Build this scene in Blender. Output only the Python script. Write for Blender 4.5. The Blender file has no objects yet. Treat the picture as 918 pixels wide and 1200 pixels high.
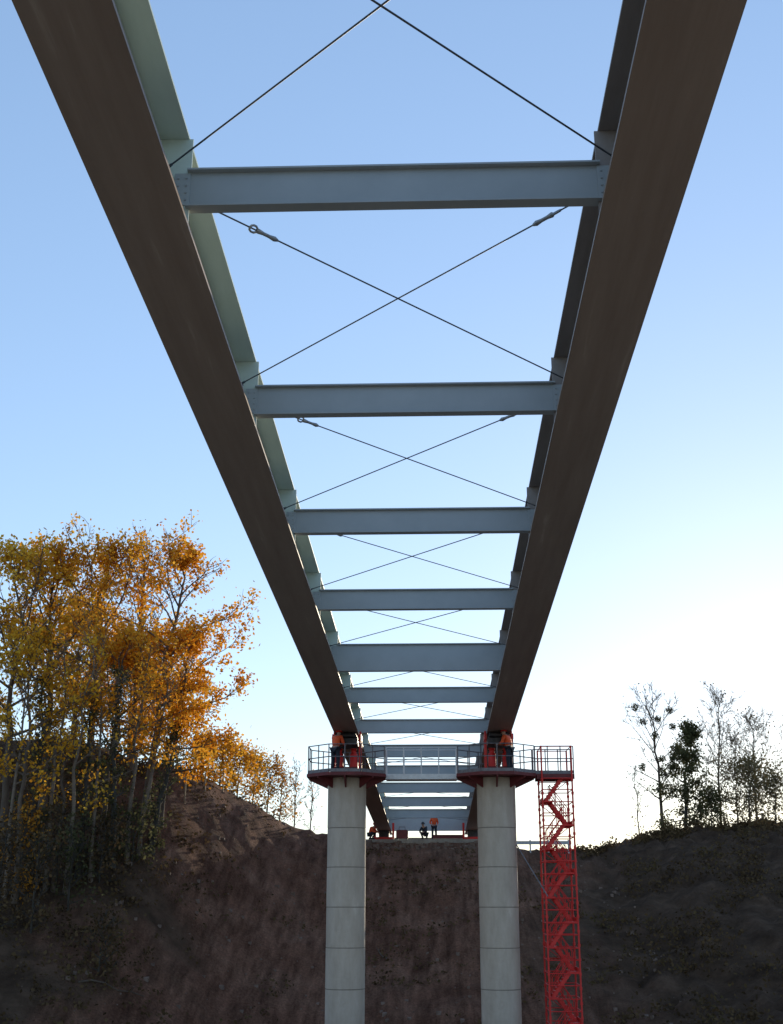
import bpy, math, random
import numpy as np
from mathutils import Vector, Matrix, noise
R = math.radians
scene = bpy.context.scene
COL = scene.collection
scene.view_settings.view_transform = 'Standard'
scene.view_settings.look = 'None'
scene.view_settings.exposure = 0

# ------------------------------------------------------------ camera
F = 1450.0; PITCH = R(17.5); YAW = R(1.95); CAMX = 0.447
cam = bpy.data.cameras.new('camera'); co = bpy.data.objects.new('camera', cam); COL.objects.link(co)
co.location = (CAMX, 0, 0); co.rotation_euler = (R(90) + PITCH, 0, YAW)
cam.sensor_fit = 'VERTICAL'; cam.sensor_height = 24; cam.lens = 24 * F / 1200
cam.clip_end = 6000; scene.camera = co

def at(px, py, Y):
    xc = (px - 459) / F; yc = -(py - 600) / F
    fw = math.cos(PITCH) - yc * math.sin(PITCH); up = math.sin(PITCH) + yc * math.cos(PITCH)
    X = xc * math.cos(YAW) - fw * math.sin(YAW); Yd = xc * math.sin(YAW) + fw * math.cos(YAW)
    s = Y / Yd
    return Vector((CAMX + X * s, Y, up * s))

# ------------------------------------------------------------ light
AZ, EL = R(18), R(7.5)
S = Vector((math.sin(AZ) * math.cos(EL), math.cos(AZ) * math.cos(EL), math.sin(EL)))
sl = bpy.data.lights.new('sun', 'SUN'); so = bpy.data.objects.new('sun', sl); COL.objects.link(so)
sl.energy = 4.0; sl.angle = R(0.5); sl.color = (1, .86, .64)
so.rotation_euler = S.to_track_quat('Z', 'Y').to_euler()
w = bpy.data.worlds.new('World'); scene.world = w; w.use_nodes = True
nt = w.node_tree; bg = nt.nodes['Background']
sk = nt.nodes.new('ShaderNodeTexSky'); sk.sky_type = 'NISHITA'; sk.sun_disc = False
sk.sun_elevation = EL; sk.sun_rotation = AZ; sk.dust_density = .15; sk.air_density = 1.0; sk.ozone_density = 1.8
gm = nt.nodes.new('ShaderNodeGamma'); gm.inputs[1].default_value = .57
tint = nt.nodes.new('ShaderNodeMixRGB'); tint.blend_type = 'MULTIPLY'; tint.inputs[0].default_value = 1; tint.inputs[2].default_value = (.90, .968, 1.15, 1)
hs = nt.nodes.new('ShaderNodeHueSaturation'); hs.inputs['Saturation'].default_value = 1.1
nt.links.new(sk.outputs[0], gm.inputs[0]); nt.links.new(gm.outputs[0], tint.inputs[1]); nt.links.new(tint.outputs[0], hs.inputs['Color'])
nt.links.new(hs.outputs[0], bg.inputs[0]); bg.inputs[1].default_value = 0.445

# ------------------------------------------------------------ materials
def pm(name, c1, c2, scale=4, rough=.7, metal=0, bump=0, stretch=(1, 1, 1), lo=.35, hi=.65, c3=None, bscale=None):
    m = bpy.data.materials.new(name); m.use_nodes = True
    n = m.node_tree; b = n.nodes['Principled BSDF']
    tc = n.nodes.new('ShaderNodeTexCoord'); mp = n.nodes.new('ShaderNodeMapping')
    mp.inputs['Scale'].default_value = stretch
    n.links.new(tc.outputs['Object'], mp.inputs[0])
    nz = n.nodes.new('ShaderNodeTexNoise'); nz.inputs['Scale'].default_value = scale; nz.inputs['Detail'].default_value = 8
    nz.inputs['Roughness'].default_value = .65
    n.links.new(mp.outputs[0], nz.inputs[0])
    cr = n.nodes.new('ShaderNodeValToRGB')
    cr.color_ramp.elements[0].position = lo; cr.color_ramp.elements[0].color = (*c1, 1)
    cr.color_ramp.elements[1].position = hi; cr.color_ramp.elements[1].color = (*c2, 1)
    if c3:
        e = cr.color_ramp.elements.new(min(.98, hi + .12)); e.color = (*c3, 1)
    n.links.new(nz.outputs[0], cr.inputs[0]); n.links.new(cr.outputs[0], b.inputs['Base Color'])
    b.inputs['Roughness'].default_value = rough; b.inputs['Metallic'].default_value = metal
    if bump:
        nb = n.nodes.new('ShaderNodeTexNoise'); nb.inputs['Scale'].default_value = bscale or scale * 4; nb.inputs['Detail'].default_value = 8
        n.links.new(tc.outputs['Object'], nb.inputs[0])
        bp = n.nodes.new('ShaderNodeBump'); bp.inputs['Strength'].default_value = bump; bp.inputs['Distance'].default_value = .1
        n.links.new(nb.outputs[0], bp.inputs['Height']); n.links.new(bp.outputs[0], b.inputs['Normal'])
    return m

def leafmat(name, cols, trans=.5):
    m = bpy.data.materials.new(name); m.use_nodes = True
    n = m.node_tree; n.nodes.remove(n.nodes['Principled BSDF']); out = n.nodes['Material Output']
    g = n.nodes.new('ShaderNodeNewGeometry'); cr = n.nodes.new('ShaderNodeValToRGB')
    els = cr.color_ramp.elements
    els[0].color = (*cols[0], 1); els[1].color = (*cols[-1], 1)
    for i, c in enumerate(cols[1:-1]):
        e = els.new((i + 1) / (len(cols) - 1)); e.color = (*c, 1)
    tc = n.nodes.new('ShaderNodeTexCoord'); nz = n.nodes.new('ShaderNodeTexNoise'); nz.inputs['Scale'].default_value = .55
    nz.inputs['Detail'].default_value = 2
    n.links.new(tc.outputs['Object'], nz.inputs[0])
    mx = n.nodes.new('ShaderNodeMath'); mx.operation = 'MULTIPLY_ADD'; mx.inputs[1].default_value = .55
    sb = n.nodes.new('ShaderNodeMath'); sb.operation = 'MULTIPLY_ADD'; sb.inputs[1].default_value = 1.6; sb.inputs[2].default_value = -.55
    n.links.new(nz.outputs[0], sb.inputs[0])
    n.links.new(g.outputs['Random Per Island'], mx.inputs[0]); n.links.new(sb.outputs[0], mx.inputs[2])
    n.links.new(mx.outputs[0], cr.inputs[0])
    d = n.nodes.new('ShaderNodeBsdfDiffuse'); t = n.nodes.new('ShaderNodeBsdfTranslucent'); ms = n.nodes.new('ShaderNodeMixShader')
    ms.inputs[0].default_value = trans
    n.links.new(cr.outputs[0], d.inputs[0]); n.links.new(cr.outputs[0], t.inputs[0])
    n.links.new(d.outputs[0], ms.inputs[1]); n.links.new(t.outputs[0], ms.inputs[2]); n.links.new(ms.outputs[0], out.inputs[0])
    return m

M = {}
M['paint'] = pm('grey_primer', (.365, .39, .39), (.41, .435, .435), 1.2, .45, 0, .02, (1, 1, 1))
M['paint_lit_tone'] = pm('grey_green_primer_lit_tone', (.53, .61, .54), (.60, .68, .605), 1.2, .5, 0, .03, (2, .5, 2))  # left girder: sunlit look of its inner web painted into the colour
M['paint_shade_tone'] = pm('grey_primer_shade_tone', (.26, .22, .195), (.32, .275, .25), 1.5, .65, 0, .03, (3, .4, 3))  # right girder: shade on its inner face painted into the colour
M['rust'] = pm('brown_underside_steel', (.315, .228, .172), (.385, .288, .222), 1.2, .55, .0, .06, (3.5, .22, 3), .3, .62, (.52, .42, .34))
M['cable'] = pm('dark_steel_cable', (.07, .08, .10), (.11, .12, .14), 20, .5, .4)
M['fitting'] = pm('grey_steel_fitting', (.22, .23, .24), (.34, .35, .36), 20, .4, .4)
M['galv'] = pm('galvanised_steel', (.34, .34, .35), (.5, .5, .5), 8, .5, .3)
M['white'] = pm('pale_walkway_paint', (.68, .67, .66), (.8, .79, .78), 6, .6)
M['rail'] = pm('dull_rail_steel', (.15, .14, .15), (.24, .22, .23), 8, .55, .3)
M['concrete'] = pm('pier_concrete', (.41, .325, .25), (.54, .445, .355), 1.6, .9, 0, .25, (1.3, 1.3, .4), .28, .62, (.63, .535, .44))
M['abut'] = pm('weathered_concrete', (.24, .205, .17), (.36, .32, .27), 2.2, .9, 0, .4)
M['joint'] = pm('joint_concrete', (.19, .155, .12), (.26, .215, .17), 3, .9)
M['red'] = pm('red_scaffold_paint', (.62, .02, .015), (.74, .036, .025), 6, .55, 0, .05)
M['dkred'] = pm('dark_red_steel', (.12, .017, .019), (.19, .028, .029), 5, .6, 0, .05)
M['black'] = pm('dark_machinery', (.02, .02, .022), (.06, .05, .05), 6, .5, .2)
M['wood'] = pm('pale_stake_wood', (.24, .17, .10), (.33, .24, .15), 8, .8)
M['bark'] = pm('bark', (.085, .06, .042), (.155, .112, .08), 5, .9, 0, .4, (1, 1, .3))
M['bark_dark'] = pm('dark_bark', (.04, .034, .027), (.08, .067, .05), 5, .9)
M['bark_pale'] = pm('grey_brown_bark', (.13, .095, .066), (.22, .165, .118), 5, .9)
M['stone'] = pm('dull_stone', (.13, .086, .062), (.25, .175, .135), 3, .9, 0, .4)
M['stone_pale'] = pm('pale_stone', (.25, .22, .19), (.4, .36, .32), 3, .9, 0, .4)
M['skin'] = pm('skin', (.45, .27, .2), (.5, .3, .22), 8, .6)
M['orange'] = pm('hi_vis_orange', (.78, .085, .015), (.9, .13, .03), 10, .7)
M['navy'] = pm('dark_work_cloth', (.015, .018, .03), (.03, .035, .05), 10, .8)
M['leaf_gold'] = leafmat('gold_leaves', [(.40, .15, .016), (.68, .31, .03), (.85, .48, .05), (.89, .60, .11)], .55)
M['leaf_orange'] = leafmat('orange_leaves', [(.40, .125, .013), (.68, .27, .022), (.84, .40, .035), (.88, .52, .08)], .55)
M['leaf_olive'] = leafmat('ochre_leaves', [(.36, .15, .014), (.62, .30, .03), (.79, .46, .04), (.85, .57, .09)], .55)
M['leaf_brown'] = leafmat('brown_leaves', [(.22, .09, .016), (.48, .20, .028), (.62, .29, .045), (.68, .39, .08)])
M['leaf_dark'] = leafmat('dark_green_leaves', [(.05, .05, .024), (.088, .086, .038), (.135, .128, .06), (.17, .158, .078)], .4)
M['leaf_pale'] = leafmat('pale_brown_green_leaves', [(.11, .09, .045), (.19, .15, .075), (.27, .2, .10)], .35)
M['scrub'] = leafmat('scrub_leaves', [(.045, .029, .016), (.09, .058, .03), (.145, .092, .046), (.105, .08, .036)], .2)

def ground_mat():
    m = bpy.data.materials.new('soil_slope'); m.use_nodes = True
    n = m.node_tree; b = n.nodes['Principled BSDF']; L = n.links.new
    tc = n.nodes.new('ShaderNodeTexCoord')
    def nz(s, d=8, r=.65, stretch=None):
        x = n.nodes.new('ShaderNodeTexNoise'); x.inputs['Scale'].default_value = s; x.inputs['Detail'].default_value = d
        x.inputs['Roughness'].default_value = r
        if stretch:
            mp = n.nodes.new('ShaderNodeMapping'); mp.inputs['Scale'].default_value = stretch
            L(tc.outputs['Object'], mp.inputs[0]); L(mp.outputs[0], x.inputs[0])
        else: L(tc.outputs['Object'], x.inputs[0])
        return x
    def ramp(src, stops):
        c = n.nodes.new('ShaderNodeValToRGB'); e = c.color_ramp.elements
        e[0].position, e[0].color = stops[0][0], (*stops[0][1], 1); e[1].position, e[1].color = stops[-1][0], (*stops[-1][1], 1)
        for p, col in stops[1:-1]:
            k = e.new(p); k.color = (*col, 1)
        L(src, c.inputs[0]); return c
    def math_(op, a, b_=None, c_=None):
        x = n.nodes.new('ShaderNodeMath'); x.operation = op
        for i, v in enumerate((a, b_, c_)):
            if v is None: continue
            if isinstance(v, (int, float)): x.inputs[i].default_value = v
            else: L(v, x.inputs[i])
        return x.outputs[0]
    a = ramp(nz(.35).outputs[0], [(.3, (.18, .085, .053)), (.5, (.255, .13, .084)), (.7, (.33, .185, .124))])
    g = ramp(nz(2.2, 8, .65, (1, .12, .25)).outputs[0], [(.32, (.42, .40, .39)), (.68, (1.3, 1.3, 1.3))])
    g2 = ramp(nz(9, 6, .7).outputs[0], [(.35, (.65, .65, .65)), (.65, (1.25, 1.25, 1.25))])
    mu0 = n.nodes.new('ShaderNodeMixRGB'); mu0.blend_type = 'MULTIPLY'; mu0.inputs[0].default_value = 1
    L(g.outputs[0], mu0.inputs[1]); L(g2.outputs[0], mu0.inputs[2])
    mu = n.nodes.new('ShaderNodeMixRGB'); mu.blend_type = 'MULTIPLY'; mu.inputs[0].default_value = 1
    L(a.outputs[0], mu.inputs[1]); L(mu0.outputs[0], mu.inputs[2])
    sc = ramp(nz(.8).outputs[0], [(.3, (.06, .037, .024)), (.55, (.12, .076, .05)), (.75, (.20, .125, .082))])
    sx = n.nodes.new('ShaderNodeSeparateXYZ'); L(tc.outputs['Object'], sx.inputs[0])
    big = nz(.12, 4)
    wob = math_('MULTIPLY_ADD', big.outputs[0], 22.0, sx.outputs['X'])
    mr = n.nodes.new('ShaderNodeMapRange'); mr.inputs[1].default_value = 15; mr.inputs[2].default_value = 22
    L(wob, mr.inputs[0])
    ml = n.nodes.new('ShaderNodeMapRange'); ml.inputs[1].default_value = -1; ml.inputs[2].default_value = -5
    L(wob, ml.inputs[0])
    both = math_('MAXIMUM', mr.outputs[0], ml.outputs[0])
    m2 = n.nodes.new('ShaderNodeMixRGB'); L(both, m2.inputs[0]); L(mu.outputs[0], m2.inputs[1]); L(sc.outputs[0], m2.inputs[2])
    gr = ramp(nz(1.5).outputs[0], [(.3, (.38, .30, .22)), (.7, (.50, .42, .33))])  # pale unseen valley floor, added to bounce light up to the girder undersides
    my = n.nodes.new('ShaderNodeMapRange'); my.inputs[1].default_value = 40; my.inputs[2].default_value = 34
    L(sx.outputs['Y'], my.inputs[0])
    m3 = n.nodes.new('ShaderNodeMixRGB'); L(my.outputs[0], m3.inputs[0]); L(m2.outputs[0], m3.inputs[1]); L(gr.outputs[0], m3.inputs[2])
    L(m3.outputs[0], b.inputs['Base Color']); b.inputs['Roughness'].default_value = 1.0
    b.inputs['Specular IOR Level'].default_value = .05
    bp = n.nodes.new('ShaderNodeBump'); bp.inputs['Strength'].default_value = 1.0; bp.inputs['Distance'].default_value = .5
    L(nz(2.2, 10, .7).outputs[0], bp.inputs['Height']); L(bp.outputs[0], b.inputs['Normal'])
    return m
M['ground'] = ground_mat()

# ------------------------------------------------------------ mesh helpers
class MB:
    def __init__(s): s.v = []; s.f = []; s.sm = []
    def add(s, vs, fs, smooth=False):
        o = len(s.v); s.v += [tuple(v) for v in vs]; s.f += [tuple(i + o for i in f) for f in fs]; s.sm += [smooth] * len(fs)
    def box(s, c, d, rot=None):
        c = Vector(c); x, y, z = [k / 2 for k in d]
        vs = [Vector((a * x, b * y, e * z)) for e in (-1, 1) for b in (-1, 1) for a in (-1, 1)]
        if rot is not None: vs = [rot @ v for v in vs]
        s.add([c + v for v in vs], [(0, 2, 3, 1), (4, 5, 7, 6), (0, 1, 5, 4), (2, 6, 7, 3), (0, 4, 6, 2), (1, 3, 7, 5)])
        return s
    def path(s, pts, rad, n=6, cap=True):
        pts = [Vector(p) for p in pts]
        if not hasattr(rad, '__len__'): rad = [rad] * len(pts)
        vs = []; fs = []
        d0 = (pts[1] - pts[0]).normalized()
        u = d0.orthogonal().normalized()
        for i, p in enumerate(pts):
            d = (pts[min(i + 1, len(pts) - 1)] - pts[max(i - 1, 0)]).normalized()
            u = (u - d * u.dot(d)); u = u.normalized() if u.length > 1e-6 else d.orthogonal().normalized()
            v = d.cross(u)
            for k in range(n):
                a = 2 * math.pi * k / n
                vs.append(p + (u * math.cos(a) + v * math.sin(a)) * rad[i])
        for i in range(len(pts) - 1):
            for k in range(n):
                k2 = (k + 1) % n
                fs.append((i * n + k, i * n + k2, (i + 1) * n + k2, (i + 1) * n + k))
        s.add(vs, fs, True)
        if cap:
            s.add(vs[:n], [tuple(reversed(range(n)))]); s.add(vs[-n:], [tuple(range(n))])
        return s
    def bar(s, a, b, r, n=6): return s.path([a, b], r, n)
    def prism(s, poly, z0, z1):
        n = len(poly)
        vs = [(x, y, z0) for x, y in poly] + [(x, y, z1) for x, y in poly]
        s.add(vs, [tuple(reversed(range(n))), tuple(range(n, 2 * n))] + [(i, (i + 1) % n, n + (i + 1) % n, n + i) for i in range(n)])
        return s
    def lathe(s, prof, n=32, c=(0, 0, 0)):
        vs = []; fs = []
        for r, z in prof:
            for k in range(n):
                a = 2 * math.pi * k / n; vs.append((c[0] + r * math.cos(a), c[1] + r * math.sin(a), c[2] + z))
        for i in range(len(prof) - 1):
            for k in range(n):
                k2 = (k + 1) % n; fs.append((i * n + k, i * n + k2, (i + 1) * n + k2, (i + 1) * n + k))
        s.add(vs, fs, True)
        s.add(vs[:n], [tuple(reversed(range(n)))]); s.add(vs[-n:], [tuple(range(n))])
        return s
    def build(s, name, m, parent=None):
        me = bpy.data.meshes.new(name); me.from_pydata(s.v, [], s.f); me.materials.append(m)
        me.polygons.foreach_set('use_smooth', s.sm); me.update()
        o = bpy.data.objects.new(name, me); COL.objects.link(o)
        if parent: o.parent = parent
        return o

def tag(o, label=None, cat=None, group=None, kind=None):
    if label: o['label'] = label
    if cat: o['category'] = cat
    if group: o['group'] = group
    if kind: o['kind'] = kind
    return o
def thing(name, label, cat, loc=(0, 0, 0), rot=(0, 0, 0), group=None):
    o = bpy.data.objects.new(name, None); COL.objects.link(o); o.location = loc; o.rotation_euler = rot
    return tag(o, label, cat, group)

# ------------------------------------------------------------ terrain
CX = [-80, -45, -30, -20, -14, -11, -8.9, -7.1, -4.9, 4.5, 8, 11.4, 13.2, 16, 20.8, 25, 40, 80]
CYL = [90, 82, 76, 73, 72, 77, 81, 83, 84, 84, 85, 85, 86, 87, 88, 88, 90, 95]
CZL = [13, 11, 9.5, 8.6, 7.4, 5.75, 4.6, 4.2, 3.75, 3.75, 3.2, 2.8, 3.5, 4.5, 4.8, 5.3, 7.2, 9]
TX = [-80, -30, -15, -6, 6, 15, 40, 80]; TYL = [30, 42, 48, 52, 52, 50, 40, 20]; TZL = [-2, -5, -6, -8, -8, -7, -4, -2]
def sstep(a, b, x):
    t = min(1, max(0, (x - a) / (b - a))); return t * t * (3 - 2 * t)
def tz(x, y):
    yc = np.interp(x, CX, CYL); zc = np.interp(x, CX, CZL); yt = np.interp(x, TX, TYL); zt = np.interp(x, TX, TZL)
    if y < yt:
        z = -1.75 + (zt + 1.75) * sstep(5, 24, y) if y > 0 else -1.75
    elif y < yc:
        t = (y - yt) / (yc - yt)
        lf = 1 - sstep(-15, -9, x)
        prof = .8 * t + .2 * t * t * (3 - 2 * t)
        steep = min(1, 1.08 * t) * .93 + .07 * t
        z = zt + (zc - zt) * (prof * (1 - lf) + steep * lf)
    else:
        z = zc + (2.0 - zc) * sstep(5, 120, y - yc)
    amp = sstep(22, 45, y) * (1 - .75 * sstep(150, 300, y))
    amp *= 1 - .8 * (sstep(78, 83, y) * (1 - sstep(5, 7, abs(x))))
    fine = 1.0 + .9 * sstep(8, 12, x)
    z += amp * (.6 * noise.fractal(Vector((x * .11, y * .11, 3)), 1, 2, 4) + .25 * fine * noise.fractal(Vector((x * .9, y * (.16 if x < 9 else .4), 9)), .8, 2, 4) + .13 * fine * noise.noise(Vector((x * 1.6, y * 1.3, 2))))
    return float(z)
xs = np.concatenate([[-3000, -1200, -500, -250, -140, -90, -65, -52], np.arange(-44, 44.1, .36), [52, 65, 90, 140, 250, 500, 1200, 3000]])
ys = np.concatenate([[-1500, -400, -100, -40, -15, -5, 0], np.arange(4, 34, 2.0), np.arange(34, 100, .42), [102, 106, 112, 120, 135, 160, 200, 280, 450, 800, 1600, 3500]])
gv = [(float(x), float(y), tz(x, y)) for y in ys for x in xs]
nx = len(xs)
gf = [(j * nx + i, j * nx + i + 1, (j + 1) * nx + i + 1, (j + 1) * nx + i) for j in range(len(ys) - 1) for i in range(nx - 1)]
me = bpy.data.meshes.new('ground'); me.from_pydata(gv, [], gf); me.materials.append(M['ground'])
me.polygons.foreach_set('use_smooth', [True] * len(gf))
g = bpy.data.objects.new('ground', me); COL.objects.link(g); tag(g, 'bare brown earth valley slope below the bridge abutment', 'ground', None, 'structure')

# ------------------------------------------------------------ bridge
SL = R(2.6); H0 = 8.56
U = Vector((0, math.sin(SL), math.cos(SL))); D = Vector((0, math.cos(SL), -math.sin(SL)))
bridge = thing('bridge', 'long steel twin girder bridge deck frame with cross beams and crossed cables', 'bridge', U * H0, (-SL, 0, 0))
T1, DT = 13.15, 6.22
def tk(k): return T1 + DT * (k - 1)
def bridge_pt(t, z=0): return U * (H0 + z) + D * t
T_A, T_B = 2.0, 89.2; TM = (T_A + T_B) / 2; TL = T_B - T_A
for s in (-1, 1):
    pw = M['paint_lit_tone'] if s < 0 else M['paint_shade_tone']  # lit tone on the left girder, shade tone on the right
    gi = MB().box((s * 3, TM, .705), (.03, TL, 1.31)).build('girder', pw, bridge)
    gi['label'] = 'grey green left girder with light painted into its colour' if s < 0 else 'grey right girder with shade painted into its colour'
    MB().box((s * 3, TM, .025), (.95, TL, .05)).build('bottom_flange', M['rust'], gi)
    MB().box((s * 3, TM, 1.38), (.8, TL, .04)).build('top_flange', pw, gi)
    mw = MB()
    for zz in (.056, 1.352): mw.box((s * 2.98, TM, zz), (.02, TL, .014))
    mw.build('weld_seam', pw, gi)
    for k in range(0, 14):
        m = MB().box((s * 2.765, tk(k), .705), (.43, .03, 1.305))
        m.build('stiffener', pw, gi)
for k in range(0, 14):
    t = tk(k); zt, zb = .87, .315; fw = .18
    if k == 5: zt, zb = .93, .06
    if k == 13: zt, zb = 1.15, .12
    m = MB()
    m.box((0, t, (zt + zb) / 2), (5.18, .018, zt - zb - .05))
    m.box((0, t, zt - .0125), (5.18, fw, .025)); m.box((0, t, zb + .0125), (5.18, fw, .025))
    b = m.build('cross_beam', M['paint'], bridge)
    for s in (-1, 1):
        e = MB().box((s * 2.65, t - .027, (zt + zb) / 2), (.2, .016, zt - zb - .09))
        for j in range(4):
            for i in (-1, 1):
                z = zb + .12 + j * (zt - zb - .24) / 3
                e.bar((s * 2.65 + i * .05, t - .035, z), (s * 2.65 + i * .05, t - .05, z), .014, 6)
        e.build('end_plate', M['paint'], b)
for k in range(0, 13):
    for s in (-1, 1):
        za = (.78 if k else .46) + s * .014; zc_ = (.81 if k else .76) + s * .014
        a = Vector((s * 2.9, tk(k) + .16, za)); c = Vector((-s * 2.9, tk(k + 1) - .14, zc_))
        cb = MB().bar(a, c, .0118, 6).build('brace_cable', M['cable'], bridge)
        d = (c - a).normalized()
        p = a + d * (1.62 if s < 0 else (1.3 if k < 2 else 1.5))
        tb = MB().path([p - d * .17, p - d * .14, p - d * .05, p + d * .05, p + d * .14, p + d * .2], [.018, .038, .026, .026, .038, .018], 8)
        side = d.cross(Vector((0, 0, 1)))
        ring = [p - d * .22 + (d * math.cos(q * math.pi / 5) * 1.25 + (side * .7 + Vector((0, 0, .7))) * math.sin(q * math.pi / 5)) * .05 for q in range(11)]
        tb.path(ring, .017, 5, False)
        tb.build('turnbuckle', M['fitting'], cb)
        for e, dd in ((a, d), (c, -d)):
            gp = MB().box(e + dd * .04, (.16, .12, .016), Matrix.Rotation(math.atan2(dd.y, dd.x), 3, 'Z'))
            gp.path([e + dd * .06, e + dd * .24], [.028, .018], 8)
            gp.build('anchor_plate', M['cable'], cb)

# ------------------------------------------------------------ piers, platforms, launching bearings
PT = 49.0; PY = bridge_pt(PT).y; PZ = bridge_pt(PT).z; PTOP = 4.62; DK = .12; DECK = PTOP + DK
PX = {-1: -2.97, 1: 2.84}; PR = .745
for s, side in ((-1, 'left'), (1, 'right')):
    zb = tz(PX[s], PY) - .6
    pr = thing('bridge_pier', 'round concrete bridge pier on the ' + side + (' nearer the autumn trees' if s < 0 else ' beside the red stair tower'), 'bridge pier', (PX[s], PY, zb))
    hgt = PTOP - zb
    lv = [hgt - 1.9 - 1.45 * i for i in range(9)][::-1]
    lv = [0] + [q for q in lv if q > .3] + [hgt]
    sh = MB()
    for i, (a, b) in enumerate(zip(lv[:-1], lv[1:])):
        sh.lathe([(PR - .004 * (i % 2), a + .017), (PR - .004 * (i % 2), b - .017)], 64)
    sh.build('shaft', M['concrete'], pr)
    for q in lv[1:-1]: MB().lathe([(PR - .011, q - .025), (PR - .011, q + .025)], 64).build('joint_ring', M['joint'], pr)

def railing(mb, pts, z, h=1.05, step=.85, toe=True):
    for a, b in zip(pts[:-1], pts[1:]):
        a = Vector((*a, z)); b = Vector((*b, z)); L = (b - a).length; n = max(1, round(L / step))
        for i in range(n + 1):
            p = a.lerp(b, i / n); mb.bar(p, p + Vector((0, 0, h)), .022, 6)
        for q in (h, h * .55):
            mb.bar(a + Vector((0, 0, q)), b + Vector((0, 0, q)), .02, 6)
        if toe:
            mid = (a + b) / 2; ang = math.atan2((b - a).y, (b - a).x)
            mb.box(mid + Vector((0, 0, .07)), (L, .02, .12), Matrix.Rotation(ang, 3, 'Z'))
def octo(r): return [(r * math.cos(R(22.5 + 45 * i)), r * math.sin(R(22.5 + 45 * i))) for i in range(8)]
for s, side in ((-1, 'left'), (1, 'right')):
    pl = thing('pier_platform', ('dark red octagonal work platform with guard rail round the left pier head' if s < 0 else
               'dark red work platform with long side deck reaching the stair tower'), 'platform', (PX[s], PY, PTOP))
    MB().prism(octo(1.66), .0, DK).build('deck', M['dkred'], pl)
    for i in range(8):
        a = R(45 * i); c, sn = math.cos(a), math.sin(a)
        m = MB(); r0, r1 = PR + .01, 1.5; tq = .03
        px_, py_ = -sn * tq, c * tq
        vs = []
        for q in (-1, 1):
            vs += [(r0 * c + q * px_, r0 * sn + q * py_, -.40), (r0 * c + q * px_, r0 * sn + q * py_, -.003), (r1 * c + q * px_, r1 * sn + q * py_, -.003), (r1 * c + q * px_, r1 * sn + q * py_, -.06)]
        m.add(vs, [(0, 1, 2, 3), (7, 6, 5, 4), (0, 4, 5, 1), (1, 5, 6, 2), (2, 6, 7, 3), (3, 7, 4, 0)])
        m.build('bracket', M['dkred'], pl)
    o = octo(1.6)
    for seq in (((0, 1, 2, 3, 4, 5, 6, 7),) if s < 0 else ((4, 5, 6, 7), (0, 1, 2, 3))):
        rl = MB(); railing(rl, [o[i] for i in seq], DK, 1.05, .62); rl.build('railing', M['rail'], pl)
    if s > 0:
        m = MB().box((2.28, -.1, .05), (1.44, 1.1, .09)); m.box((2.28, -.62, -.05), (1.44, .06, .1)); m.box((2.28, .42, -.05), (1.44, .06, .1))
        m.build('side_deck', M['dkred'], pl)
        for yy in (-.62, .42):
            r2 = MB(); railing(r2, [(1.5, yy), (2.98, yy)], .097, 1.05, .49); r2.build('side_railing', M['rail'], pl)
cw = thing('catwalk', 'pale whitish catwalk with railings hung between the two pier platforms', 'walkway', (-.065, PY + .35, PTOP))
m = MB().box((0, 0, .14), (2.8, .95, .04))
m.box((0, -.46, .06), (2.8, .05, .2)); m.box((0, .46, .06), (2.8, .05, .2)); m.build('deck', M['white'], cw)
for yy in (-.45, .45):
    m = MB(); railing(m, [(-1.38, yy), (1.38, yy)], .165, 1.02, .69, False); m.build('railing', M['white'], cw)
for s, side in ((-1, 'left'), (1, 'right')):
    hb = PZ - DECK
    lb = thing('launching_bearing', 'red and black launching bearing under the ' + side + ' girder on the pier head', 'bearing', (s * 2.98, PY, DECK))
    MB().box((0, 0, .09), (1.1, 1.3, .18)).box((0, 0, .23), (.9, 1.1, .1)).build('base', M['dkred'], lb)
    for x in (-.28, .28):
        for y in (-.3, .32):
            MB().lathe([(.15, .28), (.15, .8), (.1, .81), (.1, .96), (.13, .96), (.13, 1.0)], 16, (x, y, 0)).build('jack', M['red'] if y < 0 else M['black'], lb)
    m = MB().box((0, 0, hb - .36), (.9, 1.7, .22))
    for i in range(6):
        y = -.7 + i * .28; m.path([(-.38, y, hb - .12), (.38, y, hb - .12)], .1, 12)
    m.build('roller_bed', M['black'], lb)
    for x in (-.52, .52):
        g2 = MB().box((x, -.35, .8), (.08, .1, 1.3)).box((x, .35, .8), (.08, .1, 1.3)).box((x, 0, hb - .14), (.1, .95, .2))
        g2.path([(x, 0, hb - .08), (x * .98, 0, hb + .12)], .04, 10)
        g2.build('side_guide', M['red'], lb)

# ------------------------------------------------------------ red stair tower
TXc = 5.15; TYc = PY + .1
tb_z = tz(TXc, TYc) - .1
tw = thing('stair_tower', 'tall bright red scaffold stair tower standing beside the right pier', 'stair tower', (TXc, TYc, tb_z))
topl = DECK - .16 - tb_z; wx, wy = .575, .85
for sx in (-1, 1):
    for sy in (-1, 1):
        u = MB().bar((sx * wx, sy * wy, .05), (sx * wx, sy * wy, topl + 1.2), .034, 8)
        u.box((sx * wx, sy * wy, .025), (.2, .2, .05))
        z = topl - .1
        while z > .3:
            u.path([(sx * wx, sy * wy, z - .05), (sx * wx, sy * wy, z + .05)], .052, 8); z -= .5
        u.build('upright', M['red'], tw)
RISE = .88; lev = []; z = topl
while z > .2: lev.append(z); z -= RISE
def ledger(zz, name='ledger_frame'):
    fr = MB()
    for sy in (-1, 1): fr.bar((-wx, sy * wy, zz), (wx, sy * wy, zz), .02, 6)
    for sx in (-1, 1): fr.bar((sx * wx, -wy, zz), (sx * wx, wy, zz), .02, 6)
    fr.build(name, M['red'], tw)
ledger(topl + 1.18, 'top_rail')
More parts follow.
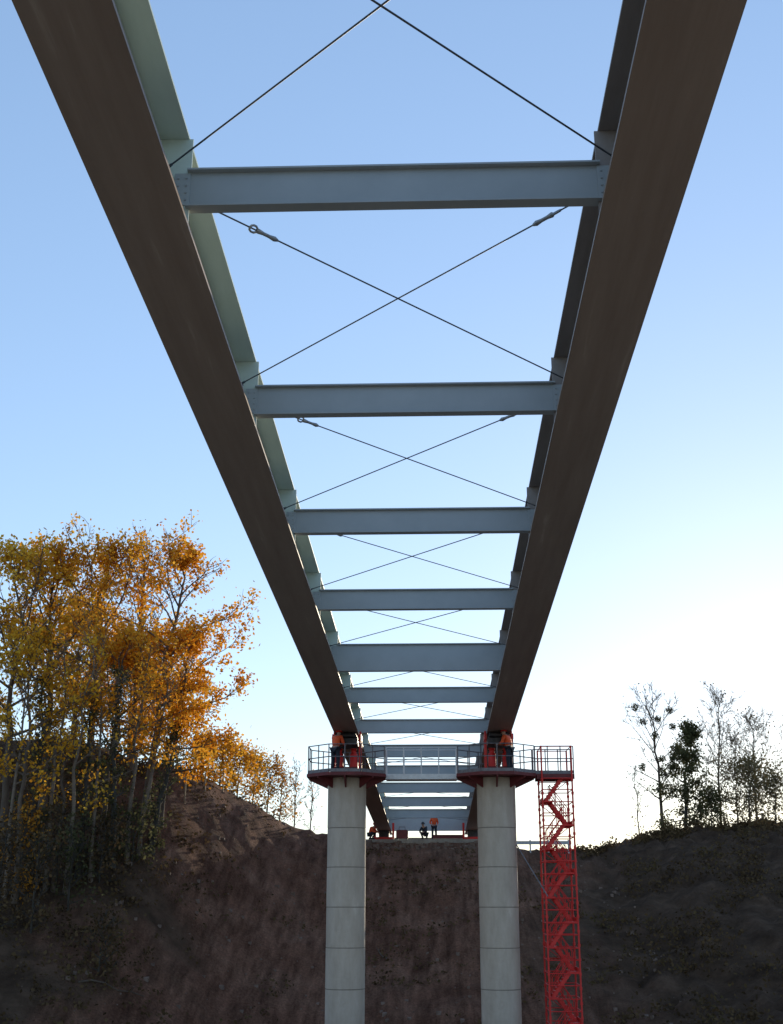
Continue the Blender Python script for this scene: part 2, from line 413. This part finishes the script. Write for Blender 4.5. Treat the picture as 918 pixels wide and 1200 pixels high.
for i, z in enumerate(lev):
    ledger(z - .04)
    if i:
        ledger(z + .42, 'guard_rail')
        f = 1 if i % 2 else -1
        MB().bar((-wx * f, wy + .05, z), (wx * f, wy + .05, z + RISE), .016, 6).build('diagonal_brace', M['red'], tw)
    dr = 1 if i % 2 == 0 else -1
    ln = MB().box((dr * .37, 0, z - .01), (.38, 1.34, .045)).box((dr * .20, 0, z - .03), (.03, 1.34, .11))
    if i: ln.box((dr * .545, 0, z + .08), (.02, 1.34, .15))
    ln.build('landing', M['red'], tw)
    if z - RISE > -.2:
        yq = -.37 if i % 2 == 0 else .37
        top = Vector((dr * .22, yq, z)); bot = Vector((-dr * .44, yq, z - RISE))
        fl = MB(); d = top - bot
        ang = math.atan2(d.z, d.x)
        for q in (-.29, .29):
            fl.box((top + bot) / 2 + Vector((0, q, 0)), (d.length, .03, .13), Matrix.Rotation(-ang, 3, 'Y'))
        for n in range(1, 8):
            p = bot.lerp(top, n / 8); fl.box(p, (.22, .54, .026))
        fl.build('stair_flight', M['red'], tw)
        if i:
            for q in (-.29, .29):
                hr = MB()
                for hh in (.35, .68):
                    o = Vector((0, q, hh)); hr.bar(bot + o, top + o, .016, 6)
                o = Vector((0, q, .68))
                for n in (0, .33, .66, 1): hr.bar(bot.lerp(top, n) + Vector((0, q, 0)), bot.lerp(top, n) + o, .016, 6)
                hr.build('handrail', M['red'], tw)
gd = MB().bar((3.55, PY - .3, 2.1), (4.6, PY - 1.2, .2), .022, 6).build('brace_pole', M['rail'])
tag(gd, 'thin grey slanting pole between the right pier and the stair tower', 'pole')

# ------------------------------------------------------------ abutment
AB = 3.95
ab = thing('bridge_abutment', 'weathered concrete abutment ledge at the far end under the girders', 'abutment', (0, 84.1, 0))
MB().box((0, 2.6, AB - 1.25), (8.4, 5.2, 2.5)).build('bearing_seat', M['abut'], ab)
MB().box((0, 5.75, AB - .8), (8.4, 1.0, 2.3)).build('back_wall', M['abut'], ab)
for s in (-1, 1): MB().box((s * 4.5, 3.4, AB - 1.4), (.55, 5.8, 2.5)).build('wing_wall', M['abut'], ab)
for s, side in ((-1, 'left'), (1, 'right')):
    bb = thing('abutment_bearing', 'red bearing block on the far abutment under the ' + side + ' girder end', 'bearing', (s * 3, 86.6, AB))
    hh = bridge_pt(86.2).z - AB
    MB().box((0, 0, .12), (1.2, 1.1, .24)).build('base', M['red'], bb)
    MB().box((0, 0, hh / 2 + .1), (.7, .7, hh - .22)).build('block', M['black'], bb)
    for x in (-.62, .62): MB().box((x, -.1, .6), (.14, .3, 1.15)).build('side_guide', M['red'], bb)
rb = thing('steel_beam', 'short low red steel beam lying on the far abutment ledge', 'beam', (1.3, 85.3, AB))
MB().box((0, 0, .22), (2.0, .03, .18)).box((0, 0, .322), (2.0, .22, .022)).box((0, 0, .12), (2.0, .22, .022)).build('profile', M['dkred'], rb)
for x in (-.8, .8): MB().box((x, 0, .054), (.14, .5, .108)).build('timber_packer', M['wood'], rb)
pk = thing('power_pack', 'small red hydraulic power pack on the abutment near the left girder', 'machine', (-1.75, 85.5, AB))
MB().box((0, 0, .36), (.8, .5, .5)).box((0, 0, .63), (.7, .42, .05)).build('housing', M['dkred'], pk)
for x in (-.32, .32): MB().box((x, 0, .055), (.08, .55, .11)).build('skid', M['black'], pk)
MB().path([(-.2, -.15, .6), (-.2, -.15, .85), (.2, -.15, .85), (.2, -.15, .6)], .02, 6).build('handle', M['black'], pk)
br = thing('safety_barrier', 'pale low safety barrier on the bank edge right of the far abutment', 'barrier', (7.3, 84.4, tz(7.3, 84.4)))
MB().box((0, 0, .72), (4.2, .06, .22)).build('rail', M['galv'], br)
for x in (-1.9, -.6, .6, 1.9): MB().box((x, .08, .4), (.1, .08, 1.0)).build('post', M['galv'], br)

# ------------------------------------------------------------ people
def skin_mesh(name, nodes, mat, parent, sub=1):
    names = list(nodes); idx = {n: i for i, n in enumerate(names)}
    me = bpy.data.meshes.new(name)
    me.from_pydata([nodes[n][0] for n in names], [(idx[nodes[n][2]], idx[n]) for n in names if nodes[n][2]], [])
    me.materials.append(mat)
    o = bpy.data.objects.new(name, me); COL.objects.link(o); o.parent = parent
    md = o.modifiers.new('skin', 'SKIN'); md.use_smooth_shade = True
    for i, n in enumerate(names):
        sv = me.skin_vertices[0].data[i]; r = nodes[n][1]; sv.radius = (r, r); sv.use_root = (i == 0)
    ss = o.modifiers.new('sub', 'SUBSURF'); ss.levels = sub; ss.render_levels = sub
    return o
def person(label, loc, rz, J, jacket, trousers, helmet):
    t = thing('person', label, 'person', loc, (0, 0, rz))
    N = {}
    N['pelvis'] = (J['pelvis'], .125, None); N['chest'] = (J['chest'], .14, 'pelvis'); N['neck'] = (J['neck'], .06, 'chest')
    h = Vector(J['head'])
    N['jaw'] = (h + Vector((0, -.02, -.07)), .07, 'neck'); N['skull'] = (h + Vector((0, 0, .03)), .095, 'jaw'); N['crown'] = (h + Vector((0, .01, .1)), .06, 'skull')
    for s, q in ((-1, 'r'), (1, 'l')):
        def mk(n):
            v = J[n]; return (v[0] * s, v[1], v[2])
        N['sh' + q] = (mk('sh'), .065, 'chest'); N['el' + q] = (mk('el'), .048, 'sh' + q); N['wr' + q] = (mk('wr'), .033, 'el' + q)
        wv = Vector(mk('wr')); dv = (wv - Vector(mk('el'))).normalized(); pv = wv + dv * .07
        N['pa' + q] = (pv, .032, 'wr' + q)
        sd = Vector((s, 0, 0)); sd = (sd - dv * sd.dot(dv)).normalized()
        for i, (o, L) in enumerate(((-.03, .07), (-.01, .085), (.01, .08), (.03, .06))):
            N['f%d%s' % (i, q)] = (pv + sd * o + dv * .045, .01, 'pa' + q); N['g%d%s' % (i, q)] = (pv + sd * o + dv * (.045 + L) + Vector((0, -.015, -.01)), .008, 'f%d%s' % (i, q))
        N['th' + q] = (pv - sd * .05 + dv * .03, .011, 'pa' + q)
        N['hi' + q] = (mk('hi'), .085, 'pelvis'); N['kn' + q] = (mk('kn'), .06, 'hi' + q); N['an' + q] = (mk('an'), .042, 'kn' + q); N['to' + q] = (mk('to'), .04, 'an' + q)
    skin_mesh('body', N, M['skin'], t)
    Jk = {}
    Jk['pelvis'] = (N['pelvis'][0], .15, None); Jk['chest'] = (N['chest'][0], .175, 'pelvis'); Jk['collar'] = (Vector(N['chest'][0]).lerp(Vector(N['neck'][0]), .7), .085, 'chest')
    for q in 'rl':
        Jk['sh' + q] = (N['sh' + q][0], .085, 'chest'); Jk['el' + q] = (N['el' + q][0], .066, 'sh' + q)
        Jk['cu' + q] = (Vector(N['el' + q][0]).lerp(Vector(N['wr' + q][0]), .92), .048, 'el' + q)
    skin_mesh('jacket', Jk, jacket, t)
    Tk = {'pelvis': (Vector(N['pelvis'][0]) + Vector((0, 0, .02)), .145, None)}
    for q in 'rl':
        Tk['hi' + q] = (N['hi' + q][0], .105, 'pelvis'); Tk['kn' + q] = (N['kn' + q][0], .08, 'hi' + q); Tk['an' + q] = (N['an' + q][0], .062, 'kn' + q)
    skin_mesh('trousers', Tk, trousers, t)
    for q in 'rl':
        an = Vector(N['an' + q][0]); to = Vector(N['to' + q][0])
        MB().path([an + Vector((0, .04, -.02)), an.lerp(to, .5) + Vector((0, 0, .0)), to + Vector((0, -.03, .01))], [.05, .056, .042], 10).build('boot', M['black'], t)
    hm = MB().lathe([(.155, .03), (.125, .04), (.122, .09), (.1, .15), (.06, .185), (.01, .195)], 20, h); hm.build('helmet', helmet, t)
    for s in (-1, 1): MB().lathe([(.004, -.012), (.012, 0), (.004, .012)], 8, h + Vector((s * .034, -.096, .0))).build('eye', M['black'], t)
    MB().path([h + Vector((0, -.09, .0)), h + Vector((0, -.118, -.035)), h + Vector((0, -.09, -.045))], [.01, .018, .008], 8).build('nose', M['skin'], t)
    return t
stand = dict(pelvis=(0, 0, .95), chest=(0, -.01, 1.32), neck=(0, -.02, 1.49), head=(0, -.04, 1.62), sh=(.18, 0, 1.42), el=(.27, .05, 1.15), wr=(.2, -.16, 1.02),
             hi=(.1, 0, .88), kn=(.12, -.03, .49), an=(.13, .02, .1), to=(.14, -.15, .05))
lean_ = dict(stand, chest=(0, -.10, 1.29), neck=(0, -.17, 1.43), head=(0, -.23, 1.54), sh=(.18, -.13, 1.38), el=(.23, -.2, 1.12), wr=(.15, -.4, 1.1))
crouch = dict(pelvis=(0, .12, .36), chest=(0, -.12, .68), neck=(0, -.2, .83), head=(0, -.27, .94), sh=(.18, -.12, .77), el=(.24, -.25, .53), wr=(.14, -.47, .46),
              hi=(.1, .1, .34), kn=(.17, -.28, .47), an=(.15, .02, .1), to=(.16, -.15, .05))
pp = at(509, 975, 85.5)
person('person in orange hi-vis jacket standing on the far abutment ledge', (pp.x, 85.7, AB), R(12), stand, M['orange'], M['navy'], M['red'])
pp = at(498, 980, 84.4)
person('person in dark clothes crouching beside the worker in orange', (pp.x, 84.6, AB), R(-25), crouch, M['navy'], M['navy'], M['black'])
pp = at(435, 980, 84.4)
person('person in orange crouching at the foot of the left girder end', (pp.x, 84.7, AB), R(60), crouch, M['orange'], M['navy'], M['red'])
pp = at(393, 900, PY - 1.0)
person('person in orange working on the left pier platform below the girder', (pp.x, PY - 1.05, DECK), R(150), lean_, M['orange'], M['navy'], M['red'])
pp = at(598, 900, PY - .95)
person('person in orange standing on the right pier platform beside the girder', (pp.x, PY - .95, DECK), R(-120), lean_, M['orange'], M['navy'], M['red'])

# ------------------------------------------------------------ trees
def leaf_mesh(name, pts, size, mat, parent, rg, aspect=.65):
    n = len(pts)
    a = rg.normal(size=(n, 3)); a /= np.linalg.norm(a, axis=1)[:, None]
    b = rg.normal(size=(n, 3)); b -= a * (a * b).sum(1)[:, None]; b /= np.linalg.norm(b, axis=1)[:, None]
    s = (size * (.6 + .8 * rg.random(n)))[:, None] * .5
    v = np.stack([pts - a * s, pts - b * s * aspect, pts + a * s, pts + b * s * aspect], 1).reshape(-1, 3)
    me = bpy.data.meshes.new(name); me.vertices.add(4 * n); me.vertices.foreach_set('co', v.ravel())
    me.loops.add(4 * n); me.loops.foreach_set('vertex_index', np.arange(4 * n, dtype=np.int32))
    me.polygons.add(n); me.polygons.foreach_set('loop_start', np.arange(0, 4 * n, 4, dtype=np.int32)); me.polygons.foreach_set('loop_total', np.full(n, 4, dtype=np.int32))
    me.update(calc_edges=True); me.validate(); me.materials.append(mat)
    o = bpy.data.objects.new(name, me); COL.objects.link(o)
    if parent: o.parent = parent
    return o
def make_tree(name, label, cat, group, x, y, top, crown, lean, leaves, lsize, mat, bark, r0, seed, f0=.3, nb=14, up=(25, 65), nsub=6, ntw=4, sig=.28, leafprob=1.0, gam=.6, cone=False):
    rd = random.Random(seed); rg = np.random.default_rng(seed)
    zb = tz(x, y) - .15; H = top - zb
    root = thing(name, label, cat, (x, y, zb), (0, 0, 0), group)
    wob = [(rd.uniform(-1, 1) * .03 * H, rd.uniform(-1, 1) * .03 * H) for _ in range(12)]
    def tp(f):
        i = min(10, int(f * 11)); q = f * 11 - i; wx_ = wob[i][0] * (1 - q) + wob[i + 1][0] * q; wy_ = wob[i][1] * (1 - q) + wob[i + 1][1] * q
        return Vector((lean[0] * f ** 1.4 + wx_ * f, lean[1] * f ** 1.4 + wy_ * f, f * H))
    fs = [i / 13 for i in range(14)]
    tm = MB().path([tp(f) for f in fs], [r0 * (1.25 if f == 0 else 1) * (1 - .9 * f) + .012 for f in fs], 8)
    tm.build('trunk', bark, root)
    bm_ = MB(); anch = []
    for i in range(nb):
        f = f0 + (.96 - f0) * (i + rd.random()) / nb
        g_ = (f - f0) / (1 - f0); p = tp(f)
        az = i * 2.4 + rd.uniform(-.5, .5); el = R(up[0] + (up[1] - up[0]) * g_ + rd.uniform(-12, 12))
        shape = (1.05 - g_) if cone else math.sin(math.pi * (.22 + .66 * g_))
        L = crown * shape * rd.uniform(.7, 1.2) + .3
        L = min(L, (H - p.z) / max(.3, math.sin(el)) * .95 + .5)
        d = Vector((math.cos(az) * math.cos(el), math.sin(az) * math.cos(el), math.sin(el)))
        pts = [p]
        for k in range(5):
            d = (d + Vector((rd.uniform(-.22, .22), rd.uniform(-.22, .22), rd.uniform(-.12, .16)))).normalized(); pts.append(pts[-1] + d * L / 5)
        rb_ = max(.02, r0 * .45 * (1 - .6 * g_))
        bm_.path(pts, [rb_ * (1 - .16 * k) for k in range(6)], 5, False)
        on = rd.random() < leafprob
        for j in range(nsub):
            q = .3 + .7 * (j + rd.random()) / nsub; k = min(4, int(q * 5)); sp = pts[k].lerp(pts[k + 1], q * 5 - k)
            dd = (d + Vector((rd.uniform(-1, 1), rd.uniform(-1, 1), rd.uniform(-.6, .7)))).normalized(); sL = L * .42 * rd.uniform(.6, 1.2)
            sps = [sp]
            for k in range(3):
                dd = (dd + Vector((rd.uniform(-.25, .25), rd.uniform(-.25, .25), rd.uniform(-.15, .2)))).normalized(); sps.append(sps[-1] + dd * sL / 3)
            bm_.path(sps, [rb_ * .4, rb_ * .32, rb_ * .22, .008], 4, False)
            if on: anch += [sps[2], sps[3], sps[1].lerp(sps[2], .5)]
            for n in range(ntw):
                q2 = rd.uniform(.3, 1) * 3; k = min(2, int(q2)); tpn = sps[k].lerp(sps[k + 1], q2 - k)
                td = (dd + Vector((rd.uniform(-1, 1), rd.uniform(-1, 1), rd.uniform(-.6, .9)))).normalized(); tl = sL * .5 * rd.uniform(.5, 1.2)
                e1 = tpn + td * tl * .5; e2 = e1 + (td + Vector((rd.uniform(-.4, .4), rd.uniform(-.4, .4), rd.uniform(-.3, .3)))).normalized() * tl * .5
                bm_.path([tpn, e1, e2], [.016, .012, .006], 3, False)
                if on: anch += [e1, e2]
    bm_.build('branches', bark, root)
    if leaves and anch:
        A = np.array([tuple(a) for a in anch]); wgt = rg.gamma(gam, 1, len(A)); wgt /= wgt.sum()
        P = A[rg.choice(len(A), leaves, p=wgt)] + rg.normal(size=(leaves, 3)) * sig
        leaf_mesh('crown', P, lsize, mat, root, rg)
    return root
def ptree(name, label, cat, group, px, Y, toppy, crown, leanpx, *a, **k):
    p = at(px, 950, Y); top = at(px, toppy, Y).z
    return make_tree(name, label, cat, group, p.x, Y, top, crown, (leanpx * Y / F, 0), *a, **k)
GL = 'autumn trees on the left bank'
B = M['bark']; BP = M['bark_pale']; BD = M['bark_dark']
ptree('autumn_tree', 'ochre yellow tree cut by the left picture edge', 'tree', GL, 5, 61, 662, 3.9, -5, 5400, .20, M['leaf_olive'], B, .2, 11, f0=.36, nb=17, sig=.25, gam=.45)
ptree('autumn_tree', 'tall ochre tree near the left edge with dense rounded top', 'tree', GL, 50, 64, 660, 4.0, -8, 6200, .20, M['leaf_gold'], B, .22, 12, f0=.38, nb=19, sig=.24, gam=.42)
ptree('autumn_tree', 'tallest gold brown tree of the left bank', 'tree', GL, 103, 66, 655, 4.0, -4, 5800, .20, M['leaf_gold'], B, .2, 13, f0=.40, nb=19, sig=.24, gam=.42)
ptree('bare_tree', 'nearly bare twiggy tree between the gold and the orange crowns', 'tree', GL, 150, 69, 645, 3.0, 2, 1300, .17, M['leaf_brown'], B, .16, 14, f0=.38, up=(40, 75), nb=18, ntw=6, leafprob=.6)
ptree('autumn_tree', 'orange tree leaning right with open arching top', 'tree', GL, 170, 65, 655, 3.7, 30, 5600, .20, M['leaf_orange'], B, .2, 15, f0=.40, leafprob=.9, nb=17, up=(15, 55), sig=.24, gam=.5)
ptree('autumn_tree', 'bright orange low spreading tree at the right end of the wood', 'tree', GL, 188, 65, 755, 3.3, 26, 6800, .20, M['leaf_orange'], B, .18, 16, f0=.28, nb=17, up=(10, 55), sig=.25)
ptree('autumn_tree', 'lower yellow tree in front at far left', 'tree', GL, 26, 57, 755, 2.7, -4, 2900, .18, M['leaf_olive'], B, .14, 17, f0=.44, sig=.25, gam=.5)
ptree('autumn_tree', 'orange mid height tree below the tallest crown', 'tree', GL, 122, 61, 752, 2.9, 8, 3900, .18, M['leaf_orange'], B, .15, 18, f0=.42, sig=.25, gam=.5)
ptree('autumn_tree', 'yellow gold young tree low at the front of the wood', 'tree', GL, 70, 58, 812, 2.0, 4, 1300, .18, M['leaf_gold'], B, .10, 30, f0=.34, sig=.24, gam=.5)
ptree('autumn_tree', 'rust brown tree deep in the wood behind the front trunks', 'tree', GL, 80, 74, 735, 4.0, 0, 4600, .22, M['leaf_orange'], B, .2, 19, f0=.28, nb=18, sig=.34)
ptree('autumn_tree', 'gold tree behind the low orange tree', 'tree', GL, 198, 72, 808, 2.8, 10, 4600, .20, M['leaf_gold'], B, .15, 20, f0=.12, nb=16, sig=.3)
ptree('autumn_tree', 'orange brown tree in the shade at the middle of the wood', 'tree', GL, 148, 73, 785, 3.1, -6, 4400, .21, M['leaf_orange'], B, .15, 24, f0=.14, nb=17, sig=.32)
ptree('bare_tree', 'slender bare trunk at the front of the left wood', 'tree', GL, 84, 58, 740, 1.5, 8, 300, .15, M['leaf_brown'], BP, .11, 21, f0=.45, nb=11)
ptree('bare_tree', 'thin leaning bare trunk beside the soil edge', 'tree', GL, 166, 62, 775, 1.6, 26, 500, .15, M['leaf_orange'], BP, .11, 22, f0=.45, nb=11)
ptree('bare_tree', 'dark ivy clad trunk at the middle of the left wood', 'tree', GL, 135, 60, 780, .5, -5, 1400, .15, M['leaf_dark'], BD, .17, 23, f0=.02, nb=26, sig=.15)
ptree('bare_tree', 'dark ivy clad trunk close to the left picture edge', 'tree', GL, 40, 58, 790, .5, 4, 1300, .15, M['leaf_dark'], BD, .16, 38, f0=.02, nb=26, sig=.15)
ptree('bare_tree', 'ivy clad leaning trunk under the bright orange tree', 'tree', GL, 180, 63, 850, .5, 26, 1000, .15, M['leaf_dark'], BD, .16, 29, f0=.02, nb=22, sig=.14)
ptree('bare_tree', 'ivy clad straight trunk between the slender and the forked trunk', 'tree', GL, 97, 59, 810, .5, 3, 1100, .15, M['leaf_dark'], BD, .15, 33, f0=.02, nb=24, sig=.15)
ptree('bare_tree', 'thin upright trunk near the left picture edge', 'tree', GL, 60, 58, 750, 1.4, 4, 250, .15, M['leaf_olive'], BP, .11, 25, f0=.45, nb=11)
ptree('bare_tree', 'forked bare trunk left of the middle ivy trunk', 'tree', GL, 112, 59, 770, 1.6, -8, 250, .15, M['leaf_gold'], BP, .10, 26, f0=.42, nb=11)
ptree('bare_tree', 'slim brown trunk just right of the middle ivy trunk', 'tree', GL, 152, 61, 760, 1.4, 6, 300, .15, M['leaf_gold'], BP, .11, 27, f0=.45, nb=11)
ptree('bare_tree', 'slim brown trunk at the extreme left of the wood', 'tree', GL, 14, 57, 770, 1.4, 3, 300, .15, M['leaf_olive'], BP, .10, 36, f0=.45, nb=11)
GU = 'shrubs at the foot of the left wood'
for i, (px, Y, tp_, cr, lab, mt) in enumerate(((8, 55, 975, 1.2, 'dark shrub at the left picture edge under the trees', 'scrub'), (48, 55, 985, 1.1, 'brown shrub below the thin upright trunk', 'scrub'),
        (88, 57, 980, 1.1, 'dark shrub at the foot of the slender trunk', 'leaf_dark'), (122, 59, 975, 1.0, 'dull brown shrub below the middle ivy trunk', 'scrub'),
        (158, 61, 962, 1.0, 'dark shrub at the right end of the wood floor', 'leaf_dark'), (128, 54, 1085, .9, 'small dark shrub alone on the lower left slope', 'scrub'),
        (30, 57, 950, 1.0, 'low yellow brown shrub among the left trunks', 'leaf_brown'), (72, 58, 950, .9, 'thin brown shrub between the upright and the slender trunk', 'scrub'))):
    ptree('shrub', lab, 'shrub', GU, px, Y, tp_, cr, 2, 700, .16, M[mt], BD, .04, 60 + i, f0=.03, nb=12, nsub=5, ntw=4)
GS = 'small bushes along the left crest'
for i, (px, Y, tp_, cr, nl, lab, mt) in enumerate(((235, 77, 872, 1.6, 2000, 'golden bush on the crest under the leaning orange tree', 'leaf_orange'),
        (256, 80, 880, 1.6, 2000, 'yellow bush on the crest just right of the orange tree', 'leaf_gold'), (277, 83, 888, 1.5, 1700, 'orange bush in the middle of the crest thicket', 'leaf_orange'),
        (296, 86, 892, 1.4, 1400, 'pale gold bush half way down the left crest', 'leaf_gold'), (313, 88, 900, 1.3, 1000, 'rusty bush near the lower end of the crest thicket', 'leaf_brown'),
        (328, 90, 908, 1.2, 500, 'brown thin bush low on the left crest', 'leaf_brown'))):
    ptree('bush', lab, 'bush', GS, px, Y, tp_, cr, 3, nl, .18, M[mt], B, .05, 80 + i, f0=.03, nb=13, nsub=5, ntw=4)
ptree('sapling', 'bare upright sapling left of the left pier', 'sapling', GS, 345, 92, 900, 1.1, 3, 80, .15, M['leaf_brown'], BP, .045, 34, f0=.08, nb=12, up=(58, 80), nsub=5, ntw=4)
ptree('sapling', 'bare thin sapling nearest the left pier', 'sapling', GS, 364, 94, 915, 1.0, 2, 40, .15, M['leaf_brown'], BP, .045, 35, f0=.08, nb=12, up=(58, 80), nsub=5, ntw=4)
GR = 'trees on the right crest'
t = ptree('mistletoe_tree', 'broad bare tree with round dark mistletoe clumps on the right crest', 'tree', GR, 776, 92, 816, 2.6, -6, 60, .15, M['leaf_dark'], B, .13, 41, f0=.24, nb=20, up=(30, 70), nsub=6, ntw=6)
rdm = random.Random(5); rgm = np.random.default_rng(5)
Ht = at(776, 816, 92).z - t.location.z
for i in range(12):
    c = np.array([rdm.uniform(-1.6, 1.3), rdm.uniform(-1, 1), Ht * rdm.uniform(.45, .95)])
    dd = rgm.normal(size=(180, 3)); dd /= np.linalg.norm(dd, axis=1)[:, None]
    leaf_mesh('mistletoe', c + dd * (.30 * rgm.random((180, 1)) ** .45), .12, M['leaf_dark'], t, rgm)
ptree('ivy_tree', 'dense conical dark ivy covered tree leaning right on the right crest', 'tree', GR, 802, 91, 848, 1.8, 12, 7000, .19, M['leaf_dark'], BD, .14, 42, f0=.02, nb=30, up=(5, 50), nsub=5, ntw=4, sig=.24, gam=1.5, cone=True)
ptree('bare_tree', 'tall pale bare tree on the right crest', 'tree', GR, 844, 93, 820, 2.7, 8, 200, .15, M['leaf_pale'], BP, .09, 43, f0=.16, nb=22, up=(40, 76), nsub=7, ntw=7)
ptree('bare_tree', 'wide twiggy bare tree at the right edge of the crest', 'tree', GR, 886, 95, 848, 3.3, 6, 500, .16, M['leaf_pale'], BP, .09, 44, f0=.10, nb=23, up=(25, 72), nsub=7, ntw=7)
ptree('bare_tree', 'small bare tree between the tall pale and the wide twiggy tree', 'tree', GR, 864, 92, 872, 2.0, 3, 200, .15, M['leaf_pale'], BP, .06, 50, f0=.08, nb=18, up=(40, 78), nsub=6, ntw=6)
ptree('bush', 'dull green bush under the bare trees at right', 'bush', GR, 878, 90, 902, 2.3, 4, 3400, .18, M['leaf_pale'], B, .07, 45, f0=.02, nb=19, nsub=5, ntw=4, sig=.34, gam=.8)
ptree('sapling', 'thin bare sapling left of the mistletoe tree', 'sapling', GR, 748, 90, 905, .9, -2, 40, .15, M['leaf_pale'], BP, .04, 46, f0=.12, nb=12, up=(58, 80), nsub=4, ntw=4)
ptree('bush', 'low pale bush at the right picture edge', 'bush', GR, 908, 88, 920, 1.7, 3, 1700, .17, M['leaf_pale'], B, .06, 47, f0=.05, nb=13, nsub=5, ntw=4)
ptree('bush', 'low dark bush between the ivy tree and the bare tree', 'bush', GR, 832, 89, 938, 1.3, 3, 1500, .17, M['leaf_dark'], B, .05, 48, f0=.03, nb=13, nsub=5, ntw=4)

# undergrowth
rg = np.random.default_rng(77); P = []
for i in range(8900):
    u = rg.random()
    if i > 8000:
        x = rg.uniform(9, 34); y = float(np.interp(x, CX, CYL)) + rg.normal() * .8; n = 9; k = 1.7; u = 0
        if noise.noise(Vector((x * .5, 3, 1))) < -.1: continue
    elif u < .45:
        x = rg.uniform(8, 34); y = rg.uniform(50, 90); n = 9; k = 1.5
        if noise.noise(Vector((x * .25, y * .25, 24))) < -.05: continue
    elif u < .80: x = rg.uniform(-30, -10 - 2 * rg.random()); y = rg.uniform(46, 76); n = 8; k = 1.1
    else: x = rg.uniform(-13, 8); y = rg.uniform(50, 82); n = 6; k = .6
    if u >= .45 and u < .80 and x > -12.0 - (68 - y) * .10 + 1.5 * noise.noise(Vector((x * .2, y * .2, 8))): continue
    if k == .6 and noise.noise(Vector((x * .3, y * .3, 4))) < .1: continue
    if k == 1.1 and noise.noise(Vector((x * .3, y * .3, 14))) < -.1: continue
    z = tz(x, y); hgt = (.15 + .45 * rg.random() ** 2 * (1 + noise.noise(Vector((x * .25, y * .25, 1))))) * k
    P.append(np.array([x, y, z]) + rg.normal(size=(n, 3)) * [.25, .25, .0] + np.stack([np.zeros(n), np.zeros(n), rg.random(n) * hgt], 1))
ug = leaf_mesh('undergrowth', np.concatenate(P), .18, M['scrub'], None, rg)
tag(ug, 'dark low scrub covering the right bank and the wood floor', 'undergrowth', None, 'stuff')
st = MB(); rd = random.Random(3)
for i in range(1000):
    x = rd.uniform(-16, 12); y = rd.uniform(50, 83); s = .03 + .1 * rd.random() ** 3
    if i > 800: x = rd.uniform(-5, 5); y = rd.uniform(82.3, 84.05); s = .05 + .12 * rd.random() ** 2
    z = tz(x, y)
    vs = [Vector((rd.uniform(.6, 1) * a, rd.uniform(.6, 1) * b, rd.uniform(.6, 1) * c)) * s + Vector((x, y, z)) for a in (-1, 1) for b in (-1, 1) for c in (-1, 1)]
    st.add(vs, [(0, 1, 3, 2), (4, 6, 7, 5), (0, 4, 5, 1), (2, 3, 7, 6), (0, 2, 6, 4), (1, 5, 7, 3)])
tag(st.build('rubble', M['stone']), 'scattered stones and clods on the bare soil slope', 'rubble', None, 'stuff')
for px, Y, h, lab in ((217, 69, 1.5, 'wooden stake on the soil below the orange tree'), (261, 75, 1.5, 'wooden stake standing furthest right on the left crest'), (285, 80, 1.2, 'short wooden stake low on the left crest near the rusty bush')):
    if px == 285: px = 240; Y = 72; lab = 'wooden stake half way between the two other stakes on the left bank'
    p = at(px, 930, Y); zz = tz(p.x, Y)
    s_ = thing('survey_stake', lab, 'stake', (p.x, Y, zz - .2))
    m = MB().box((0, 0, h / 2), (.08, .05, h)); m.add([(-.04, -.025, h), (.04, -.025, h), (.04, .025, h), (-.04, .025, h), (0, 0, h + .08)], [(0, 1, 4), (1, 2, 4), (2, 3, 4), (3, 0, 4)])
    m.build('post', M['wood'], s_)
for i, (px, Y, L, a, lab) in enumerate(((95, 53, 3.0, .7, 'dead branch lying below the left wood'), (455, 66, 1.6, 2.0, 'dead stick on the slope between the piers'))):
    x = at(px, 1100, Y).x; pts = []
    for k in range(6):
        xx = x + math.cos(a) * L * k / 5; yy = Y + math.sin(a) * L * k / 5; pts.append((xx, yy, tz(xx, yy) + .06 + .05 * math.sin(k * 1.7)))
    m = MB().path(pts, [.05 - .007 * k for k in range(6)], 6)
    for k in (2, 3, 4): m.path([pts[k], Vector(pts[k]) + Vector((.3, -.2, .35))], [.02, .006], 4)
    tag(m.build('fallen_branch', M['bark']), lab, 'branch')
for px, Y, s, lab in ((617, 56, .28, 'pale boulder on the slope between right pier and stair tower'), (628, 54, .2, 'smaller pale boulder beside the stair tower')):
    x = at(px, 1150, Y).x; m = MB()
    pr = [(s * .3, -s * .6), (s * .9, -s * .3), (s, .1 * s), (s * .7, s * .5), (s * .2, s * .65)]
    m.lathe(pr, 10); m.v = [tuple(Vector(v) * (1 + .25 * noise.noise(Vector(v) * 4 + Vector((px, 0, 0))))) for v in m.v]
    o = m.build('boulder', M['stone_pale']); o.location = (x, Y, tz(x, Y) + s * .2); tag(o, lab, 'boulder')
